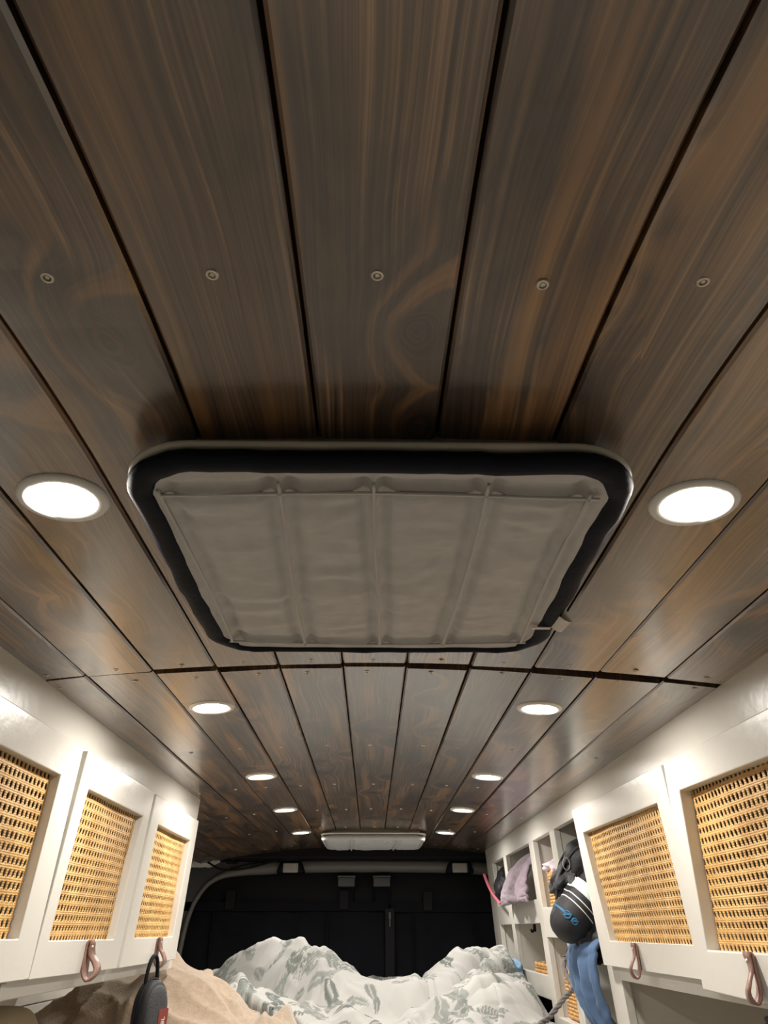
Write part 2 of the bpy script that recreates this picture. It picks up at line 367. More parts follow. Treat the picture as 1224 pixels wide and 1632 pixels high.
def vent(cy, a, b, zbot, mat, label_v, label_c, seams_x, seams_y, zsag, near):
    t = thing('roof_vent', (0, cy, zbot), label_v, 'vent', None)
    zt = ceil_z(.1, cy)+.012
    prof = [(-.030, zt-zbot), (-.030, .004), (-.022, .0005), (-.010, -.001), (-.003, .000), (-.0005, .002), (-.0005, .0045), (-.003, .006), (-.024, .007), (-.024, zt-zbot)]
    v, f = sweep(rrect(a, b, .062), prof, cy, lambda x, y: zbot)
    mk('garnish_ring', v, f, M_ring, t, True)
    v, f = sweep(rrect(a-.035, b-.035, .04), [(-.006, zt-zbot), (-.006, .012), (0, .012), (0, zt-zbot)], cy, lambda x, y: zbot)
    mk('inner_collar', v, f, M_ring, t)
    mk('duct_plate', boxv(-a+.03, a-.03, cy-b+.03, cy+b-.03, zbot+.018, zbot+.021), BOXF, M_dark, t)
    # cover
    ca, cb, r = a-.006, b-.006, .055; cyc = cy-.004
    c = thing('vent_cover', (0, cyc, zbot), label_c, 'cover', None)
    def zf(x, y):
        q = (y-cyc)/cb
        return zbot-.007+zsag(x, q)
    nr, ncl = 220, 250; V_ = []; pa, pb, pr = ca-.011, cb-.009, .046
    for i in range(nr):
        y = -pb*.997+2*pb*.997*i/(nr-1)
        e = abs(y)-(pb-pr); w = pa-(pr-math.sqrt(max(pr*pr-e*e, 0)) if e > 0 else 0)
        for j in range(ncl):
            x = -w+2*w*j/(ncl-1); z = zf(x, cyc+y)-.0045
            xx = x*(1+.0)
            fe = max(0., min(1., (min(w-abs(x), pb-abs(y))-.011)/.012))
            for sx in seams_x:
                dd = abs(xx-sx-.004*math.sin(y*9+sx*30)); z -= fe*.0042*math.exp(-(dd/.0030)**2); z += fe*.0042*math.exp(-((dd-.008)/.006)**2)
            for sy in seams_y:
                dd = abs(y-sy-.004*math.sin(xx*14+sy*9)); z -= fe*.0040*math.exp(-(dd/.0030)**2); z += fe*.0038*math.exp(-((dd-.008)/.006)**2)
            # pulled wrinkles running across, strongest beside the long seams
            ph = fbm(xx*4, y*3, 3)*2.2
            env = max(0., fbm(xx*9+4, y*7, 8)+.15)
            z += fe*(.0017*math.sin(y*150+ph*6)*env*1.6+.0030*fbm(xx*7, y*16, 1.5))
            V_.append((xx, cyc+y, z))
    top = [(x, y, zf(x, y)+.008) for x, y, z in V_]
    nn = nr*ncl; F_ = gridf(nr, ncl)
    edge = [i*ncl for i in range(nr)]; 
    mk('panel', V_, F_, mat, c, True)
    for sx in (seams_x if near else []):
        pth = [(sx+.004*math.sin(q*9+sx*30), cyc+q, zf(sx, cyc+q)-.0076) for q in np.linspace(-pb+.012, pb-.012, 60)]
        pth = [p for p in pth if abs(p[1]-cyc) < pb-.014-(.012 if abs(sx) > .15 else 0)]
        v, f = tube(pth, .0015, 6); mk('seam', v, f, M_seam, c, True)
    for sy in (seams_y if near else []):
        wd = pa-.014
        pth = [(q, cyc+sy+.004*math.sin(q*14+sy*9), zf(q, cyc+sy)-.0074) for q in np.linspace(-wd, wd, 60)]
        v, f = tube(pth, .0014, 6); mk('seam', v, f, M_seam, c, True)
    loop = rrect(ca, cb, r); L = len(loop)
    prof0 = [(math.cos(2*PI*k/12), math.sin(2*PI*k/12)) for k in range(12)]
    V_ = []
    for k, (x, y, nx, ny) in enumerate(loop):
        wv = .0022*fbm(x*22, y*22, 2.2)
        wid = .0115 if near else .006
        if near and y > cb-.01: wid = .007
        zz = zf(x, cyc+y)-.001+.0015*fbm(x*30, y*30, 7.)
        for (o, zc_) in prof0: V_.append((x+nx*(o*wid-wid*.75+wv), cyc+y+ny*(o*wid-wid*.75+wv), zz+zc_*.0075))
    mk('binding', V_, gridf(L, 12, True, True), M_bind if near else M_pale, c, True)
    return t, c
v1, c1 = vent(.634, .208, .2085, .314, M_grey, 'white roof vent frame behind the large quilted grey cover',
    'grey quilted vent cover with wide black edge binding, under the plank seam section', [-.176, -.084, -.002, .081, .170], [-.158, .168],
    lambda x, q: -.0015-.002*(1-q*q)*(1-(x/.2)**2)-.002*q, True)
# folded care label on its edge
V_, F_ = [], []
for i in range(14):
    t_ = i/13*PI; 
    for w in (0, 1): V_.append((.196+.012*math.sin(t_)+w*.004, .742-.030*w*1.0+.004*math.cos(t_), .303-.0055*math.cos(t_)-.012*math.sin(t_)))
mk('care_label', V_, gridf(14, 2), M_tag, c1, True)
box('label_tab', (.174, .196, .742, .748, .2945, .2957), M_tag, c1, .0003)
v2, c2 = vent(3.165, .208, .2085, .322, M_pale, 'white roof vent frame by the rear doors',
    'pale grey vent cover bulging below the roof near the rear doors', [-.09, .09], [],
    lambda x, q: -.002-.009*min(1, (1-abs(x)/.205)*8)*min(1, (1-abs(q))*6), False)
box('care_label', (.042, .070, 3.010, 3.036, .3000, .3020), M_tag, c2, .0003)
box('label_print', (.050, .062, 3.018, 3.030, .2993, .3001), M_ink, c2, .0002)

# ------------------------------------------------------------------ overhead cabinets
def cane_mesh(w, h, px=.0130, pz=.0142):
    """panel in (u, v) with rows of oval holes; returns verts (u, out, v), faces, uv"""
    nc = max(1, round(w/px)); nr = max(1, round(h/pz)); px, pz = w/nc, h/nr; K = 12
    sq = []
    for k in range(K):
        a = 2*PI*(k+.5)/K; cx_, cy_ = math.cos(a), math.sin(a); m = max(abs(cx_), abs(cy_)); sq.append((cx_/m*.5, cy_/m*.5))
    V_, F_, UV = [], [], []
    for i in range(nc):
        for j in range(nr):
            u0, v0 = (i+.5)*px, (j+.5)*pz; b = len(V_)
            hu = px*.29*random.uniform(.85, 1.12); hv = pz*.33*random.uniform(.88, 1.08); sk = random.uniform(-.0008, .0008)
            for ring, (f, out) in enumerate(((0, -.0008), (0, .0), (.35, .0005), (1, .0001))):
                for k in range(K):
                    a = 2*PI*(k+.5)/K
                    iu, iv = hu*math.cos(a)+sk*math.sin(a), hv*math.sin(a)
                    ou, ov = sq[k][0]*px, sq[k][1]*pz
                    u, v = u0+iu+(ou-iu)*f, v0+iv+(ov-iv)*f
                    o_ = out+(.0002 if abs(ov) > abs(ou) and f > .2 else 0)
                    V_.append((u, o_+.0012*math.sin(u*23)*math.sin(v*31+1), v)); UV.append((u, v))
            for r in range(3):
                for k in range(K): F_.append((b+r*K+k, b+r*K+(k+1) % K, b+(r+1)*K+(k+1) % K, b+(r+1)*K+k))
    return V_, F_, UV
def pull(door, s, fx, y, ztop, L=.056, twist=0.):
    """leather loop hung from one screw; fx(d, z) gives x at depth d in front of the door"""
    path = [(.006, 0), (.0025, -.003), (.0025, -.02), (.003, -.6*L), (.006, -.86*L), (.013, -L), (.020, -.90*L), (.0225, -.74*L), (.017, -.55*L), (.010, -.38*L), (.0075, -.2*L), (.0078, -.004), (.006, 0.001)]
    P = spline([(a, 0, b) for a, b in path], 6); V_ = []
    for k, (d, _, z) in enumerate(P):
        q = k/len(P); nx_ = P[min(k+1, len(P)-1)]; pv = P[max(k-1, 0)]
        tx, tz = nx_[0]-pv[0], nx_[2]-pv[2]; L_ = math.hypot(tx, tz) or 1; ox, oz = -tz/L_*.0017, tx/L_*.0017
        hw = .0088
        for (w, e) in ((-hw, 1), (hw, 1), (hw, -1), (-hw, -1)):
            tw = twist*math.sin(PI*min(1, -z/L))
            V_.append((fx(d+ox*e+w*tw*.5, z+oz*e), y+w+d*tw, ztop+z+oz*e))
    o = mk('pull_strap', V_, gridf(len(P), 4, False, True)+[(0, 1, 2, 3), tuple(range(len(V_)-4, len(V_)))], M_leather, door, True)
    v, f = lathe([(0, .0105), (.002, .0103), (.0032, .009), (.0032, -.004)], 12)
    v = [(fx(b, -.009), y+a*1., ztop-.009+c_) for (a, c_, b) in v]
    mk('pull_screw', v, f, M_screw, door, True)
class Cab:
    def __init__(s, sg, W_, k): s.sg, s.W, s.k = sg, W_, k
    def x(s, d, z): return s.sg*(s.W+s.k*(.31-z)+d)         # d>0 behind the face, d<0 in front
    def box(s, name, d0, d1, y0, y1, z0, z1, mat, parent, bev=.0015):
        v = [(s.x(p[0], p[2]), p[1], p[2]) for p in boxv(d0, d1, y0, y1, z0, z1)]
        o = mk(name, v, BOXF, mat, parent); return bevel(o, bev) if bev else o
    def door(s, parent, cor, hole, py, pz, twist=0, th=.018, out=0.0):
        """cor: (y,z) of near-bottom, far-bottom, far-top, near-top; hole the same"""
        V_ = []
        for d in (-th-out, -.0006):
            for (y, z) in cor+hole: V_.append((s.x(d, z), y, z))
        F_ = []
        for k in range(4):
            n = (k+1) % 4
            F_ += [(k, n, 4+n, 4+k), (8+k, 12+k, 12+n, 8+n), (k, 8+k, 8+n, n), (4+k, 4+n, 12+n, 12+k)]
        d_ = mk('door', V_, F_, M_white, parent); bevel(d_, .0018, 2)
        y0 = min(h[0] for h in hole)-.004; y1 = max(h[0] for h in hole)+.004; z0 = min(h[1] for h in hole)-.004; z1 = max(h[1] for h in hole)+.004
        v, f, uv = cane_mesh(y1-y0, z1-z0)
        v = [(s.x(-.0035-o*1.0-.0015*math.sin(u*9)*math.sin(w*12), z0+w), y0+u, z0+w) for u, o, w in v]
        mk('cane_panel', v, f, M_cane, d_, True, uv=uv)
        if py: pull(d_, s.sg, lambda d, z: s.x(-th-out-d, pz+z), py, pz, twist=twist)
        return d_
# ---- left: three cane doors
CL = Cab(-1, .4835, .05)
cab = thing('overhead_cabinet', (-.62, 1.4, -.08), 'cream white overhead cabinet with three narrow cane doors, speaker hanging from one', 'cabinet')
y0, y1 = .72, 2.081
CL.box('fascia', 0, .018, y0, y1, .215, .318, M_white, cab)
CL.box('face_stile', 0, .018, y1-.05, y1-.0005, -.06, .216, M_white, cab)
for yy in (1.172, 1.594, y0+.025): CL.box('face_stile', 0.0004, .018, yy-.025, yy+.025, -.06, .216, M_white, cab)
CL.box('bottom_rail', 0.0002, .020, y0, y1, -.081, -.02, M_white, cab)
CL.box('bottom_panel', .019, .36, y0, y1-.002, -.078, -.064, M_white, cab)
CL.box('end_panel', .017, .36, y1-.019, y1-.001, -.076, .316, M_white, cab)
CL.box('end_panel', .017, .36, y0, y0+.018, -.076, .316, M_white, cab)
CL.box('back_panel', .355, .365, y0, y1, -.076, .22, M_greyin, cab)
CL.box('lip', -.004, .012, 1.128, 1.146, -.081, -.060, M_white, cab)
CL.door(cab, [(.765, -.058), (1.1785, -.058), (1.160, .252), (.765, .252)], [(.84, -.009), (1.110, -.009), (1.102, .200), (.84, .200)], None, 0)
CL.door(cab, [(1.179, -.059), (1.572, -.061), (1.586, .255), (1.181, .252)], [(1.214, -.012), (1.518, -.013), (1.540, .200), (1.222, .200)], 1.385, -.014, .5)
CL.door(cab, [(1.590, -.061), (2.030, -.060), (2.028, .252), (1.603, .252)], [(1.646, -.012), (1.966, -.012), (1.974, .199), (1.658, .199)], 1.83, -.013, .2)

# ---- right: two wide cane doors, then open cubbies
CR = Cab(1, .509, .055)
rc = thing('cabinet_wall_unit', (.64, 2.0, -.5), 'cream white wall unit with two wide cane doors and open cubby shelves', 'cabinet')
y0, y1 = .60, 3.50
BR = CR.box
BR('fascia', 0, .018, y0, y1, .248, .312, M_white, rc)
BR('stile', 0, .018, 3.335, y1-.0005, -.30, .249, M_white, rc)
BR('stile', .0003, .018, 2.995, 3.055, -.178, .249, M_white, rc)
BR('stile', .0003, .018, 2.470, 2.535, -.42, .249, M_white, rc)
BR('stile', .0003, .018, 2.165, 2.225, -.42, .249, M_white, rc)
BR('stile', .0003, .018, 1.79, 1.880, -.46, .249, M_white, rc)
BR('stile', .0003, .018, 1.215, 1.265, -.06, .249, M_white, rc)
BR('stile', .0003, .018, y0, y0+.05, -.06, .249, M_white, rc)
BR('mid_rail', .0006, .018, 2.53, 3.34, .020, .086, M_white, rc)
BR('mid_rail', .0006, .018, 2.22, 2.475, -.018, .060, M_white, rc)
BR('bottom_rail', .0006, .018, 2.53, 3.34, -.180, -.118, M_white, rc)
BR('bottom_rail', .0006, .018, 2.22, 2.475, -.42, -.215, M_white, rc)
BR('bottom_rail', .0006, .020, y0, 1.80, -.092, -.03, M_white, rc)
for yy in (3.34, 2.998, 2.474, 2.168, 1.805): BR('side_panel', .016, .36, yy, yy+.016, -.44 if yy < 2.5 else -.178, .31, M_white, rc)
BR('side_panel', .016, .36, y0, y0+.016, -.09, .31, M_white, rc)
BR('side_panel', .05, .36, 1.90, 1.916, -.44, -.03, M_greyin, rc)
for (a, b, z) in ((2.53, 3.34, .020), (2.18, 2.475, -.018), (2.53, 3.34, -.18), (2.18, 2.475, -.23), (1.82, 2.17, .005), (y0, 1.81, -.091)):
    BR('shelf', .017, .36, a, b, z+.001, z+.015, M_white, rc)
BR('back_panel', .355, .365, y0, y1, -.46, .28, M_greyin, rc)
CR.door(rc, [(1.262, -.067), (1.838, -.066), (1.873, .257), (1.256, .247)], [(1.303, -.020), (1.757, -.020), (1.812, .200), (1.313, .193)], 1.585, -.022, -.4)
CR.door(rc, [(.66, -.094), (1.298, -.079), (1.233, .246), (.66, .236)], [(.72, -.026), (1.244, -.026), (1.197, .195), (.72, .184)], 1.10, -.026, -.6, out=.004)

# ------------------------------------------------------------------ speaker hanging from the pull
sp = thing('portable_speaker', (-.475, 1.80, -.215), 'small black portable speaker with red badge, clipped to a leather door pull', 'speaker')
def slab(cx_, cy_, cz_, hx, hy, hz, rot, n=36, m=18, p=2.6):
    V_ = []
    for i in range(m+1):
        f = -PI/2+PI*i/m
        for j in range(n):
            a = 2*PI*j/n; sg = lambda v, e: math.copysign(abs(v)**e, v)
            X_ = hx*sg(math.sin(f), .55); r_ = max(abs(math.cos(f)), 1e-4)**.42
            Y_ = hy*r_*sg(math.cos(a), .85); Z_ = hz*r_*sg(math.sin(a), .85)
            V_.append((cx_+X_*math.cos(rot)-Y_*math.sin(rot), cy_+X_*math.sin(rot)+Y_*math.cos(rot), cz_+Z_))
    return V_, gridf(m+1, n, False, True)
rot = -.42
spc = (-.470, 1.80, -.152)
v, f = slab(*spc, .021, .040, .063, rot); mk('speaker_body', v, f, M_bnyl, sp, True)
ux = (math.cos(rot), math.sin(rot)); uy = (-math.sin(rot), math.cos(rot))
loc = lambda a, b, c: (spc[0]+ux[0]*a+uy[0]*b, spc[1]+ux[1]*a+uy[1]*b, spc[2]+c)
v, f = tube([loc(0, .0415*math.cos(t), .0645*math.sin(t)) for t in np.linspace(0, 2*PI, 48, endpoint=False)], .003, 8, True); mk('rim', v, f, M_black, sp, True)
v, f = slab(*loc(.004, 0, 0), .0205, .036, .057, rot); mk('grille', v, f, plain('speaker_grille', (.045, .048, .052), .7, bump=1., bscale=500), sp, True)
cl = spline([loc(-.006, .018, .050), loc(-.006, .016, .075), loc(-.006, .010, .098), loc(-.006, 0, .106), loc(-.006, -.010, .098), loc(-.006, -.017, .075), loc(-.006, -.020, .030)], 8)
v, f = tube(cl, .0042, 8); mk('carabiner', v, f, M_black, sp, True)
bad = [loc(.0252, y, z) for y, z in ((.000, -.034), (.030, -.034), (.030, .012), (.000, .012))]+[loc(.021, y, z) for y, z in ((.000, -.034), (.030, -.034), (.030, .012), (.000, .012))]
bo = mk('badge', bad, [(0, 1, 2, 3), (4, 5, 6, 7), (0, 1, 5, 4), (1, 2, 6, 5), (2, 3, 7, 6), (3, 0, 4, 7)], M_red, sp)
tx = bpy.data.curves.new('badge_letters', 'FONT'); tx.body = 'JBL'; tx.size = .014; tx.align_x = 'CENTER'; tx.align_y = 'CENTER'; tx.extrude = .0004
to = bpy.data.objects.new('tmp', tx); C.objects.link(to); dg = bpy.context.evaluated_depsgraph_get()
tm = bpy.data.meshes.new_from_object(to.evaluated_get(dg)); bpy.data.objects.remove(to)
tv = [loc(.0256+q.co.z, .015-q.co.y, -.011+q.co.x) for q in tm.vertices]
mk('badge_letters', tv, [tuple(p.vertices) for p in tm.polygons], M_stripe, bo)

# ------------------------------------------------------------------ bed, bedding
bed = tag(box('bed_platform', (-.84, .50, 1.95, 3.72, -1.45, -.425), M_greyin, None, .004), 'painted bed platform box across the rear of the van', 'bed')
mat_ = tag(box('mattress', (-.84, .50, 1.97, 3.70, -.425, -.255), M_sheet, None, .03), 'pale mattress on the bed platform under the duvet', 'mattress')
def hfield(name, xs, ys, zf, mat, label, cat, thick=.02, floor=-.26, col=None):
    nx, ny = len(xs), len(ys); V_ = []
    for x in xs:
        for y in ys: V_.append(zf(x, y))
    o = mk(name, V_, gridf(nx, ny), mat, None, True)
    if col is not None:
        at = o.data.color_attributes.new('print', 'FLOAT_COLOR', 'POINT')
        at.data.foreach_set('color', col(np.array(V_), nx, ny).ravel())
    md = o.modifiers.new('thick', 'SOLIDIFY'); md.thickness = thick; md.offset = -1
    return tag(o, label, cat)
def seg_d(px, py, pts):
    best = 9; bh = 0
    for (a, b) in zip(pts[:-1], pts[1:]):
        dx, dy = b[0]-a[0], b[1]-a[1]; t = max(0, min(1, ((px-a[0])*dx+(py-a[1])*dy)/(dx*dx+dy*dy)))
        d = math.hypot(px-a[0]-dx*t, py-a[1]-dy*t); h = a[2]+(b[2]-a[2])*t; r = a[3]+(b[3]-a[3])*t
        if d/r < best: best = d/r; bh = h
    return best, bh
FL = [(-.84, 2.12, -.22, .14), (-.68, 2.15, -.115, .18), (-.56, 2.20, -.072, .17), (-.46, 2.24, -.10, .17), (-.36, 2.26, -.16, .14), (-.27, 2.28, -.21, .10)]
def flee(x, y):
    base = -.250; d, h = seg_d(x, y, FL); z = base+(h-base)*math.exp(-d**2.4)
    wx, wy = x+.08*fbm(x*3, y*3, 41, 2), y+.08*fbm(x*3, y*3, 49, 2)
    r1 = 1-abs(fbm(wx*5+wy*3, wy*4-wx*2, 42, 1))*2.4; r2_ = 1-abs(fbm(wx*8-wy*6, wy*7+wx*4, 47, 1))*2.4
    z += max(0, r1)**1.4*.042+max(0, r2_)**1.4*.018-.026
    e = min(x+.88, -.17-x, y-1.98, 2.52-y); z = -.25+(z+.25)*max(0, min(1, e/.06+.2))
    return (x, y, max(z, -.252)+.014)
ROLL = [(-.56, 3.10, -.135, .13), (-.45, 3.02, -.075, .15), (-.33, 2.95, -.035, .16), (-.24, 2.86, -.04, .15), (-.13, 2.72, -.085, .14), (-.03, 2.62, -.125, .135), (.09, 2.60, -.128, .13), (.20, 2.70, -.105, .14), (.30, 2.82, -.080, .15), (.40, 2.90, -.045, .16), (.47, 2.96, -.042, .15)]
FRONT = [(-.56, 2.60, -.15, .16), (-.42, 2.52, -.12, .17), (-.26, 2.50, -.150, .15), (-.14, 2.44, -.20, .14)]
FRR = [(.20, 2.45, -.17, .12), (.33, 2.55, -.115, .16), (.47, 2.62, -.125, .13)]
def duv(x, y):
    base = -.235+.045*max(0, min(1, (y-2.9)/.3))
    z = base
    for L_, e in ((ROLL, 1.), (FRONT, .8), (FRR, .8)):
        d, h = seg_d(x, y, L_)
        k = math.exp(-(d**2.6)*1.0)
        z = max(z, base+(h-base)*k) if e == 1. else z+max(0, base+(h-base)*k-z)*.9
    # creases: long soft folds whose direction follows the bunching
    wx, wy = x+.07*fbm(x*3, y*3, 1, 2), y+.07*fbm(x*3, y*3, 9, 2)
    r1 = 1-abs(fbm(wx*4.2+wy*2.2, wy*1.7-wx*.8, 2, 1))*2.6; r2_ = 1-abs(fbm(wx*7-wy*3.5, wy*3+wx*2, 5, 1))*2.6
    ang = math.atan2(y-2.35, x-.22); fan = max(0, min(1, (x-.02)/.2))*(abs(math.sin(ang*9+2.5*fbm(x*3, y*3, 4, 2)))-.5)*.022*min(1, (math.hypot(x-.22, y-2.35)/.28)**2)
    z += (max(0, r1)**1.5)*.026+(max(0, r2_)**1.5)*.018-.043+fan+max(0, 1-abs(fbm(wx*15+wy*7, wy*9-wx*4, 15, 1))*2.8)**1.4*.006
    e = min(x+.63, .512-x, y-2.22, 3.66-y)
    z = -.247+(z+.247)*max(0, min(1, e/.05+.25))
    z = max(z, -.252)+.012
    if -.88 < x < -.17 and y < 2.52 and seg_d(x, y, FL)[0] < 1.15: z = min(z, flee(x, y)[2]-.016)
    return (x, y, z)
def printcol(V_, nx, ny):
    P = V_.reshape(nx, ny, 3); seg = np.sqrt(((P[:, 1:]-P[:, :-1])**2).sum(-1)); t = np.c_[np.zeros(nx), np.cumsum(seg, 1)]
    sx = np.sqrt(((P[1:]-P[:-1])**2).sum(-1)); s = np.r_[np.zeros((1, ny)), np.cumsum(sx, 0)]; s = s-s[nx//2:nx//2+1]
    s = s.ravel(); t = t.ravel(); col = np.ones((len(s), 4)); col[:, :3] = (.37, .368, .352)
    cols = [(.095, .11, .10), (.14, .155, .14), (.20, .215, .20), (.165, .175, .16)]
    R_ = np.random.default_rng(11)
    for k in range(340):
        c0, c1_ = R_.uniform(s.min(), s.max()), R_.uniform(0, t.max()); a = R_.uniform(0, 2*PI); L_ = R_.uniform(.035, .075); w = L_*R_.uniform(.24, .42)
        kind = R_.integers(0, 5); c = cols[R_.integers(0, 4)]
        near = (abs(s-c0) < .2) & (abs(t-c1_) < .2); ds, dt = s[near]-c0, t[near]-c1_
        u, v = ds*math.cos(a)+dt*math.sin(a), -ds*math.sin(a)+dt*math.cos(a)
        leaf = (np.abs(u) < L_) & (np.abs(v) < w*(1-(u/L_)**2)*(1-.25*u/L_))
        if kind == 0 or kind == 4: mk_ = leaf & (np.abs(v) > .0022)
        elif kind == 1: mk_ = leaf & ((np.mod(u*.9+np.abs(v)*1.1, .011) < .0065) | (np.abs(v) < .0015))
        elif kind == 2:   # sprig of round leaves on a stalk
            mk_ = (np.abs(v-.25*u*u/L_) < .0018) & (np.abs(u) < L_*1.3)
            for q in range(-2, 3):
                for sd in (-1, 1): mk_ |= ((u-q*L_*.5)**2/1.7+(v-sd*.013-.25*u*u/L_)**2 < (.0095)**2)
        else:             # short dashes
            mk_ = (np.abs(u) < L_*1.2) & (np.abs(v) < w*1.3) & (np.mod(v, .011) < .0035) & (np.mod(u+np.floor(v/.011)*.017, .034) < .022)
        cc = col[near]; cc[mk_, :3] = c; col[near] = cc
    return col
hfield('duvet', np.linspace(-.63, .512, 430), np.linspace(2.22, 3.66, 360), duv, M_print,
       'crumpled white duvet printed with grey green leaves on the bed', 'duvet', .012, col=printcol)
hfield('fleece_blanket', np.linspace(-.88, -.17, 170), np.linspace(1.98, 2.52, 140), flee, M_fleece,
       'heaped tan fleece blanket on the bed beside the duvet', 'blanket', .012)

# ------------------------------------------------------------------ wall under the left cabinet and a cushion
wp = tag(box('trim_1', (-.90, -.86, .72, 3.6, -.90, -.02), M_dark, None, 0), kind='structure')
for i in range(9):
    z1 = -.085-.072*i
    box('board', (-.862, -.846, .72, 3.6, z1-.0695, z1), M_wallw, wp, .0015)
t = thing('cushion', (-.70, 1.70, -.42), 'tan rounded seat cushion standing under the cane door cabinet', 'cushion')
V_ = []
for i in range(25):
    f = -PI/2+PI*i/24
    for j in range(32):
        a = 2*PI*j/32; sg = lambda v, e: math.copysign(abs(v)**e, v)
        V_.append((-.705+.075*sg(math.cos(f), .5)*sg(math.cos(a), .5), 1.56+.14*sg(math.cos(f), .4)*sg(math.sin(a), .4), -.275+.155*sg(math.sin(f), .45)))
mk('cushion_body', V_, gridf(25, 32, False, True), M_tanv, t, True)
lp = rrect(.074, .138, .03)
v, f = sweep(lp, [(.004*math.cos(q), .004*math.sin(q)) for q in np.linspace(0, 2*PI, 8, endpoint=False)], 1.56, lambda x, y: -.21)
mk('piping', [(x-.705, y, z) for x, y, z in v], f, M_tanv, t, True)
box('bench_base', (-.85, -.60, 1.35, 1.94, -1.45, -.431), M_greyin, None, .003)
tag(bpy.data.objects['bench_base'], 'painted bench box under the tan cushion', 'bench')

# ------------------------------------------------------------------ rear doors and trim
hd = tag(box('trim_2', (-.93, .93, 3.60, 3.80, .285, .345), M_black, None, .01), kind='structure')
def arch(r, z_off, yy, n=10):
    base = [(-.895, yy, -.42), (-.875, yy, -.10), (-.855, yy, .05), (-.82, yy, .14), (-.76, yy, .205), (-.66, yy, .240), (-.45, yy, .262), (0, yy, .268), (.45, yy, .262), (.66, yy, .240), (.76, yy, .205), (.82, yy, .14), (.855, yy, .05), (.875, yy, -.10), (.895, yy, -.42)]
    return spline([(x, y, z+z_off) for x, y, z in base], n)
ar = arch(0, 0, YB)
t3 = MB(); v, f = tube(ar, [.010+.019*max(0, min(1, (.78-abs(p[0]))/.25)) for p in ar], 12, flat=1.0); t3.add(v, f)
o = t3.build('trim_3', M_trimg, None, True); tag(o, kind='structure')
# charcoal surround between the arch and the walls
V_ = []; 
for (x, y, z) in ar: 
    V_ += [(x, YB+.012, z), (max(-.93, min(.93, x*1.25)) if abs(x) > .5 else x, YB+.012, max(z, min(.33, z+.3)) if abs(x) < .88 else z)]
o = mk('trim_4', V_, gridf(len(ar), 2), M_trim, None, False); md = o.modifiers.new('t', 'SOLIDIFY'); md.thickness = .01; tag(o, kind='structure')
for side_, lx in (('left', -.39), ('right', .413)):
    l = thing('rear_lamp', (lx, YB-.03, .255), 'unlit frosted lamp pod in the rear header trim, %s' % ('nearest the loose wires' if lx < 0 else 'nearest the cubby shelves'), 'lamp', 'rear header lamps')
    v = boxv(lx-.070, lx+.070, YB-.05, YB+.01, .232, .282); v = [(x+(.018 if x < lx else -.018)*(1 if z > .26 else -.0), y, z) for x, y, z in v]
    bevel(mk('housing', v, BOXF, M_black, l), .012, 3)
    bevel(mk('lamp_glass', boxv(lx-.036, lx+.036, YB-.058, YB-.045, .235, .277), BOXF, M_lampglass, l), .006, 3)
    for k in range(5): box('glass_rib', (lx-.030+k*.0135, lx-.0275+k*.0135, YB-.0595, YB-.056, .240, .272), M_lampglass, l, .0005)
for nm, lx in (('left of the zip', -.125), ('right of the zip', .042)):
    l = thing('door_latch_cover', (lx, YB-.03, .18), 'small grey latch block on the rear doors, %s' % ('toward the wires corner' if lx < 0 else 'above the zipper'), 'latch', 'rear door latches')
    bevel(mk('latch_block', boxv(lx-.040, lx+.040, YB-.035, YB+.02, .178, .218), BOXF, M_trim, l), .005, 3)
    bevel(mk('latch_cap', boxv(lx-.042, lx+.042, YB-.030, YB+.02, .216, .224), BOXF, M_trimg, l), .002)
    mk('latch_strap', boxv(lx-.030, lx+.030, YB+.010, YB+.022, .10, .18), BOXF, M_bfab, l)
# blackout panels with folds and straps
def drape(name, x0, x1, z0, z1, yy, seed, label):
    nx, nz = 70, 50; V_ = []
    for i in range(nx):
        for j in range(nz):
            x = x0+(x1-x0)*i/(nx-1); z = z0+(z1-z0)*j/(nz-1)
            V_.append((x, yy+.010*fbm(x*5+z*4, z*3-x*2, seed)+.006*math.sin(x*26+3*fbm(x*3, z*3, seed+5)), z))
    t = thing(name, ((x0+x1)/2, yy, z0), label, 'curtain', 'rear blackout covers')
    mk('panel', V_, gridf(nx, nz), M_bfab, t, True)
    mk('top_hem', boxv(x0, x1, yy-.016, yy-.006, z1-.035, z1+.002), BOXF, M_bfab, t)
    for k in range(2):
        xx = x0+(x1-x0)*(.22+.56*k); box('strap', (xx-.022, xx+.022, yy-.026, yy-.010, z1-.03, z1+.05), M_black, t, .002)
        box('vertical_fold', (xx-.075, xx-.069, yy-.020, yy-.008, z0, z1-.03), M_bfab, t, .001)
    return t
drape('blackout_cover', -.88, .075, -.40, .115, YB+.028, 3, 'black fabric blackout cover on the rear door nearest the wires')
t = drape('blackout_cover', .085, .88, -.40, .110, YB+.028, 6, 'black fabric blackout cover on the rear door behind the cubby unit')
zp = thing('zipper', (.08, YB, -.40), 'dark zipper strip between the two rear blackout covers', 'zipper')
box('tape', (.058, .102, YB+.004, YB+.018, -.40, .09), M_black, zp, .002)
box('slider', (.074, .086, YB-.006, YB+.006, .045, .075), M_trim, zp, .003)
box('pull_tab', (.077, .083, YB-.009, YB-.004, .015, .05), M_trim, zp, .001)
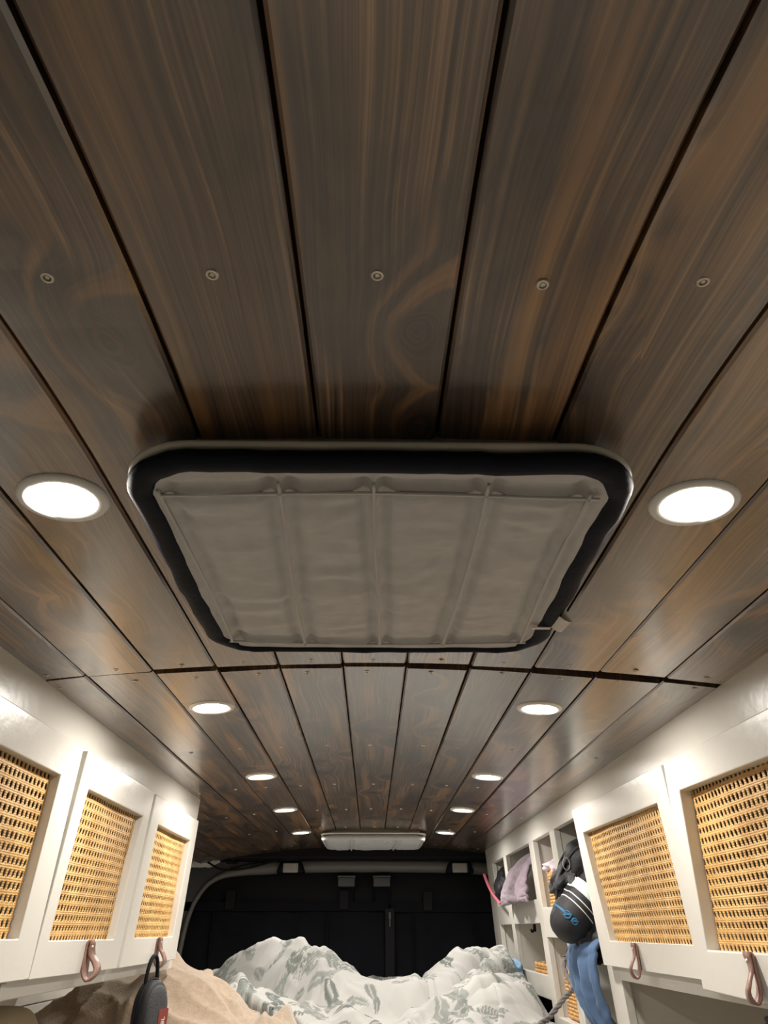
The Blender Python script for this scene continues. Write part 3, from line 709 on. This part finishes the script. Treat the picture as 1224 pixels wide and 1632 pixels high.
# corner behind the left cabinet: cloth-stuffed gap, wires, clip
cz = thing('stuffed_cloth', (-.78, YB-.06, .265), 'pale crumpled cloth in the roof corner behind the wires', 'cloth')
V_ = []
for i in range(30):
    for j in range(18):
        a = -1+2*i/29; b = -1+2*j/17
        V_.append((-.80+.085*a+.004*b, YB-.085-.02*(1-a*a)*(1-b*b)+.012*fbm(a*2, b*2, 3)+.004*math.sin(a*9+b*4), .285+.030*b*(1-.3*a*a)-.022*a*a*(-1 if a > 0 else 1)*.5))
o = mk('cloth_sheet', V_, gridf(30, 18), M_sheet, cz, True); md = o.modifiers.new('t', 'SOLIDIFY'); md.thickness = .006
wires = [[(-.92, 3.58, .33), (-.84, 3.60, .315), (-.76, 3.62, .27), (-.70, 3.64, .245), (-.60, 3.66, .25), (-.46, 3.67, .285), (-.38, 3.66, .315)],
         [(-.92, 3.57, .265), (-.84, 3.59, .29), (-.74, 3.60, .315), (-.62, 3.61, .322), (-.5, 3.62, .328)],
         [(-.92, 3.55, .30), (-.86, 3.56, .29), (-.80, 3.565, .313), (-.74, 3.57, .320)]]
wl = ['black wire sagging lowest across the pale corner cloth', 'black wire rising over the pale corner cloth to the roof', 'short black wire crossing the edge of the pale corner cloth']
for p, l in zip(wires, wl):
    v, f = tube(spline(p, 8), .0042, 8); tag(mk('wire', v, f, M_black, None, True), l, 'wire', 'loose wires in the rear corner')
kc = thing('wire_clip', (-.675, 3.64, .27), 'small metal clip beside the loose wires on the roof corner', 'clip')
v, f = lathe([(0, -.004), (.006, -.004), (.010, .002), (.006, .010), (.0, .012)], 12, (-.655, 3.64, .288)); mk('clip_body', v, f, M_screw, kc, True)
box('clip_base', (-.685, -.63, 3.635, 3.66, .268, .280), M_black, kc, .003)

# ------------------------------------------------------------------ things in the cubbies
def face(d, z): return CR.x(d, z)
def drapes(name, rows, mat, label, cat, seed, folds=5, amp=.008, th=.006, nu=60, nv=40, parent=None):
    """cloth: rows of (d_out, z, y_near, y_far) from top to bottom, folded lengthwise"""
    R_ = np.array(rows, float); V_ = []
    tt = np.linspace(0, len(rows)-1, nv)
    for k in tt:
        i = min(int(k), len(rows)-2); f_ = k-i; p0, p1, p2, p3 = R_[max(i-1, 0)], R_[i], R_[i+1], R_[min(i+2, len(rows)-1)]
        d, z, a, b = .5*(2*p1+(p2-p0)*f_+(2*p0-5*p1+4*p2-p3)*f_**2+(3*p1-p0-3*p2+p3)*f_**3)
        for j in range(nu):
            q = j/(nu-1); y = a+(b-a)*q
            w = amp*math.sin(q*folds*2*PI+1.2*fbm(q*3, k, seed))*(.35+.65*k/(len(rows)-1))+.004*fbm(q*8, k*3, seed+3)
            bulge = .018*math.sin(PI*q)
            V_.append((face(-d-w-bulge, z), y, z+.006*fbm(q*5, k, seed+7)))
    o = mk(name, V_, gridf(nv, nu), mat, parent, True); md = o.modifiers.new('t', 'SOLIDIFY'); md.thickness = th; md.offset = 0
    return tag(o, label, cat) if parent is None else o
def lump(name, c, r, mat, seed, parent, amp=.2, fr=3., tilt=0., e=1., sub=4, tz=0.):
    bm = bmesh.new(); bmesh.ops.create_icosphere(bm, subdivisions=sub, radius=1)
    V_ = []
    for q in bm.verts:
        p = q.co.copy(); n_ = 1+amp*fbm(p.x*fr*.5+seed, p.y*fr*.5, p.z*fr*.5, 4)
        p = Vector([math.copysign(abs(a)**e, a) for a in p])*n_
        p = Vector((p.x*r[0], p.y*r[1], p.z*r[2])); p.rotate(Matrix.Rotation(tilt, 3, 'Y')); p.rotate(Matrix.Rotation(tz, 3, 'Z'))
        V_.append((c[0]+p.x, c[1]+p.y, c[2]+p.z))
    F_ = [tuple(v.index for v in f.verts) for f in bm.faces]; bm.free()
    return mk(name, V_, F_, mat, parent, True)
# lavender towel
drapes('towel', [(-.16, .215, 2.60, 2.80), (-.06, .225, 2.56, 2.80), (-.01, .19, 2.58, 2.90), (.018, .14, 2.57, 2.96), (.028, .10, 2.56, 3.00), (.024, .085, 2.55, 3.0)],
       M_lav, 'lavender terry towel spilling over the cubby rail', 'towel', 3, 3, .012, .012)
t = thing('shoulder_bag', (.56, 3.20, .087), 'black bag stuffed in the cubby beside the rear doors', 'bag')
lump('bag_body', (.545, 3.195, .150), (.050, .10, .066), M_bnyl, 4, t, .35, 3.)
lump('bag_flap', (.535, 3.16, .108), (.030, .07, .022), M_bnyl, 9, t, .3, 3., .5)
v, f = tube(spline([(.470, 3.31, .205), (.474, 3.25, .165), (.480, 3.17, .125), (.492, 3.08, .090)], 8), .0065, 8, flat=.5)
tag(mk('pink_strap', v, f, M_pink, None, True), 'pink strap hanging out of the cubby over the black bag', 'strap')
# wicker baskets: woven rings and stakes
def basket(x0, x1, y0, y1, z0, z1, label):
    t = thing('wicker_basket', ((x0+x1)/2, (y0+y1)/2, z0), label, 'basket', 'wicker baskets in the cubbies')
    a, b = (x1-x0)/2, (y1-y0)/2; lp = rrect(a, b, min(a, b)*.35, 5, 8); n = len(lp); mb = MB(); rows = max(3, int((z1-z0)/.0085))
    for r in range(rows):
        z = z0+(z1-z0)*(r+.5)/rows
        path = [(x0+a+x+nx*.0028*(-1 if (k+r) % 2 else 1), y0+b+y+ny*.0028*(-1 if (k+r) % 2 else 1), z) for k, (x, y, nx, ny) in enumerate(lp)]
        v, f = tube(path, .0046, 6, True); mb.add(v, f)
    mb.build('weave', M_wick, t, True)
    v, f = tube([(x0+a+x, y0+b+y, z1+.002+.0015*math.sin(k*1.3)) for k, (x, y, nx, ny) in enumerate(lp)], .0065, 7, True); mk('rim', v, f, M_wick, t, True)
    mk('base', boxv(x0+.006, x1-.006, y0+.006, y1-.006, z0, z0+.006), BOXF, M_wick, t)
    return t
basket(.545, .72, 2.25, 2.45, .000, .150, 'wicker basket under lilac cloth in a cubby')
basket(.548, .72, 2.55, 2.80, -.164, -.098, 'shallow wicker tray in the low cubby under a black hook')
basket(.560, .72, 2.25, 2.44, -.212, -.105, 'wicker basket in the low cubby behind the braided rope')
t = thing('lilac_cloth', (.60, 2.36, .15), 'lilac cloth heaped on a wicker basket in a cubby', 'cloth')
lump('cloth_heap', (.590, 2.37, .166), (.062, .085, .026), M_lil, 14, t, .35, 3.)
# black hooks
for k, (yy, zz, l) in enumerate(((3.17, .008, 'small black hook in the low cubby beside the rear doors'), (2.88, .008, 'small black hook above the shallow wicker tray'), (2.31, -.058, 'black hook holding the braided rope'))):
    h = thing('hook', (face(.06, zz), yy, zz), l, 'hook', 'black hooks in the cubbies')
    d0 = .05 if k < 2 else .02
    xx = face(d0, zz)
    box('hook_plate', (xx-.004, xx+.004, yy-.009, yy+.009, zz-.012, zz+.012), M_black, h, .003)
    v, f = tube(spline([(xx-.003, yy, zz-.004), (xx-.008, yy, zz-.012), (xx-.012, yy, zz-.010), (xx-.013, yy, zz-.003)], 6), .0032, 8); mk('hook_arm', v, f, M_black, h, True)
# black backpack in the upper cubby near the doors
t = thing('backpack', (.53, 2.02, .02), 'black backpack bulging from the cubby next to the cane door', 'bag')
lump('pack_body', (.555, 2.02, .140), (.060, .10, .075), M_bnyl, 21, t, .35, 3., .5)
lump('pack_pocket', (.497, 2.03, .120), (.026, .06, .055), M_bnyl, 27, t, .3, 3., .75)
for k, p in enumerate(([(.545, 1.98, .195), (.510, 1.98, .172), (.480, 1.99, .135), (.466, 2.0, .095), (.462, 2.01, .06)], [(.56, 2.03, .205), (.525, 2.05, .190), (.495, 2.06, .155), (.478, 2.05, .11)])):
    v, f = tube(spline(p, 8), .008, 8, flat=.45); mk('strap', v, f, M_bnyl, t, True)
v, f = tube([(.490+.009*math.cos(a), 1.975, .145+.014*math.sin(a)) for a in np.linspace(0, 2*PI, 20, endpoint=False)], .0013, 6, True); mk('buckle_ring', v, f, M_trimg, t, True)
box('buckle', (.486, .502, 1.958, 1.966, .100, .118), M_trim, t, .003)
# cap-like pouch with mint band
cp = thing('striped_pouch', (.48, 1.97, -.03), 'black pouch with mint panel, white stripes and blue lettering, hanging from the cubby', 'bag')
cpc = Vector((.492, 1.965, .032)); A = Matrix.Rotation(math.radians(38), 3, 'Y')       # long axis tips down into the aisle
def pouch(u, v, k=1.0):
    """u along the axis -1 (dome end, in the aisle) .. 1 (open end), v round it"""
    r_ = math.sqrt(max(0, 1-min(1, max(0, (-u-.1)/.9))**2.4))*(1+.06*u)
    p = Vector((u*.066, .052*r_*k*math.cos(v), .050*r_*k*math.sin(v)*(1+.10*fbm(u*2, math.cos(v)*2, math.sin(v)*2))))
    p.rotate(Matrix.Rotation(math.radians(-42), 3, 'Y')); return tuple(cpc+p)
def pband(u0, u1, k, n=14, m=48, v0=0, v1=2*PI):
    full = abs(v1-v0) > 6.2
    V_ = [pouch(u0+(u1-u0)*i/(n-1), v0+(v1-v0)*j/(m if full else m-1), k) for i in range(n) for j in range(m)]
    return V_, gridf(n, m, False, full)
v, f = pband(-1, .62, 1.0, 34); mk('pouch_body', v, f, M_bnyl, cp, True)
v, f = pband(.60, 1.0, 1.02, 8); mk('mint_band', v, f, M_mint, cp, True)
v, f = pband(.98, .99, .8); 
mk('opening', [pouch(.97, 2*PI*j/32, .97) for j in range(32)], [tuple(range(32))], M_black, cp)
for u in (.16, .36): v, f = pband(u, u+.035, 1.015, 3); mk('white_stripe', v, f, M_stripe, cp, True)
v, f = pband(-.34, -.27, 1.02, 3, 14, 1.75, 2.50); mk('blue_print', v, f, M_blue, cp, True)
for (cu, cv, ru, rv) in ((-.32, 2.74, .11, .17), (-.30, 3.16, .09, .13)):       # worn, looping blue marks
    pp = [pouch(cu+ru*math.cos(q), cv+rv*math.sin(q), 1.012) for q in np.linspace(0, 2*PI, 20, endpoint=False)]
    v, f = tube(pp, .0016, 6, True); mk('blue_print', v, f, M_blue, cp, True)
    for (qa, qb) in ((-1., .9), (-.3, 1.2)):
        pp = [pouch(cu+ru*(qa+(qb-qa)*q), cv+rv*(-1+2*q), 1.012) for q in np.linspace(0, 1, 8)]
        v, f = tube(pp, .0015, 6); mk('blue_print', v, f, M_blue, cp, True)
t = thing('black_cloth', (.535, 1.97, -.09), 'black cloth hanging below the striped pouch', 'cloth')
lump('cloth_fold', (.535, 1.965, -.020), (.036, .05, .055), M_bnyl, 33, t, .3, 3., -.35)
# jeans
drapes('jeans', [(-.10, -.035, 1.90, 2.06), (.000, -.025, 1.89, 2.09), (.020, -.055, 1.885, 2.11), (.022, -.11, 1.885, 2.10), (.010, -.16, 1.886, 2.07), (-.012, -.21, 1.89, 2.02), (-.03, -.26, 1.89, 2.0)],
       M_jean, 'blue denim jeans hanging from the cubby next to the cane door', 'jeans', 13, 4.5, .013, .009)
# braided rope
strand = spline([(.540, 2.31, -.062), (.530, 2.30, -.085), (.530, 2.27, -.108), (.535, 2.24, -.128), (.520, 2.22, -.140), (.497, 2.20, -.152), (.470, 2.18, -.172), (.440, 2.15, -.190), (.412, 2.12, -.200), (.398, 2.10, -.215), (.405, 2.09, -.232), (.425, 2.10, -.232), (.435, 2.11, -.215)], 10)
t = thing('braided_rope', (.46, 2.22, -.26), 'grey braided rope draped from a hook onto the bed', 'rope')
for k in range(3):
    pth = []
    for i, (x, y, z) in enumerate(strand):
        a = i*.42+k*2*PI/3; pth.append((x+.0025*math.cos(a), y+.0030*math.sin(a), z+.0042*math.sin(a+.6)))
    v, f = tube(pth, .0040, 7); mk('rope_strand', v, f, M_rope, t, True)
t = thing('blue_cloth', (.515, 2.95, -.16), 'small pale blue cloth tucked between the duvet and the cubby unit', 'cloth')
lump('cloth_heap', (.512, 2.95, -.118), (.020, .05, .030), M_lblue, 44, t, .3, 3.)
# under the right doors
t = thing('black_bag', (.62, 1.18, -.12), 'black bag edge hanging under the wide cane doors', 'bag')
lump('bag_body', (.625, 1.20, -.118), (.075, .07, .028), M_bnyl, 51, t, .25, 3.)
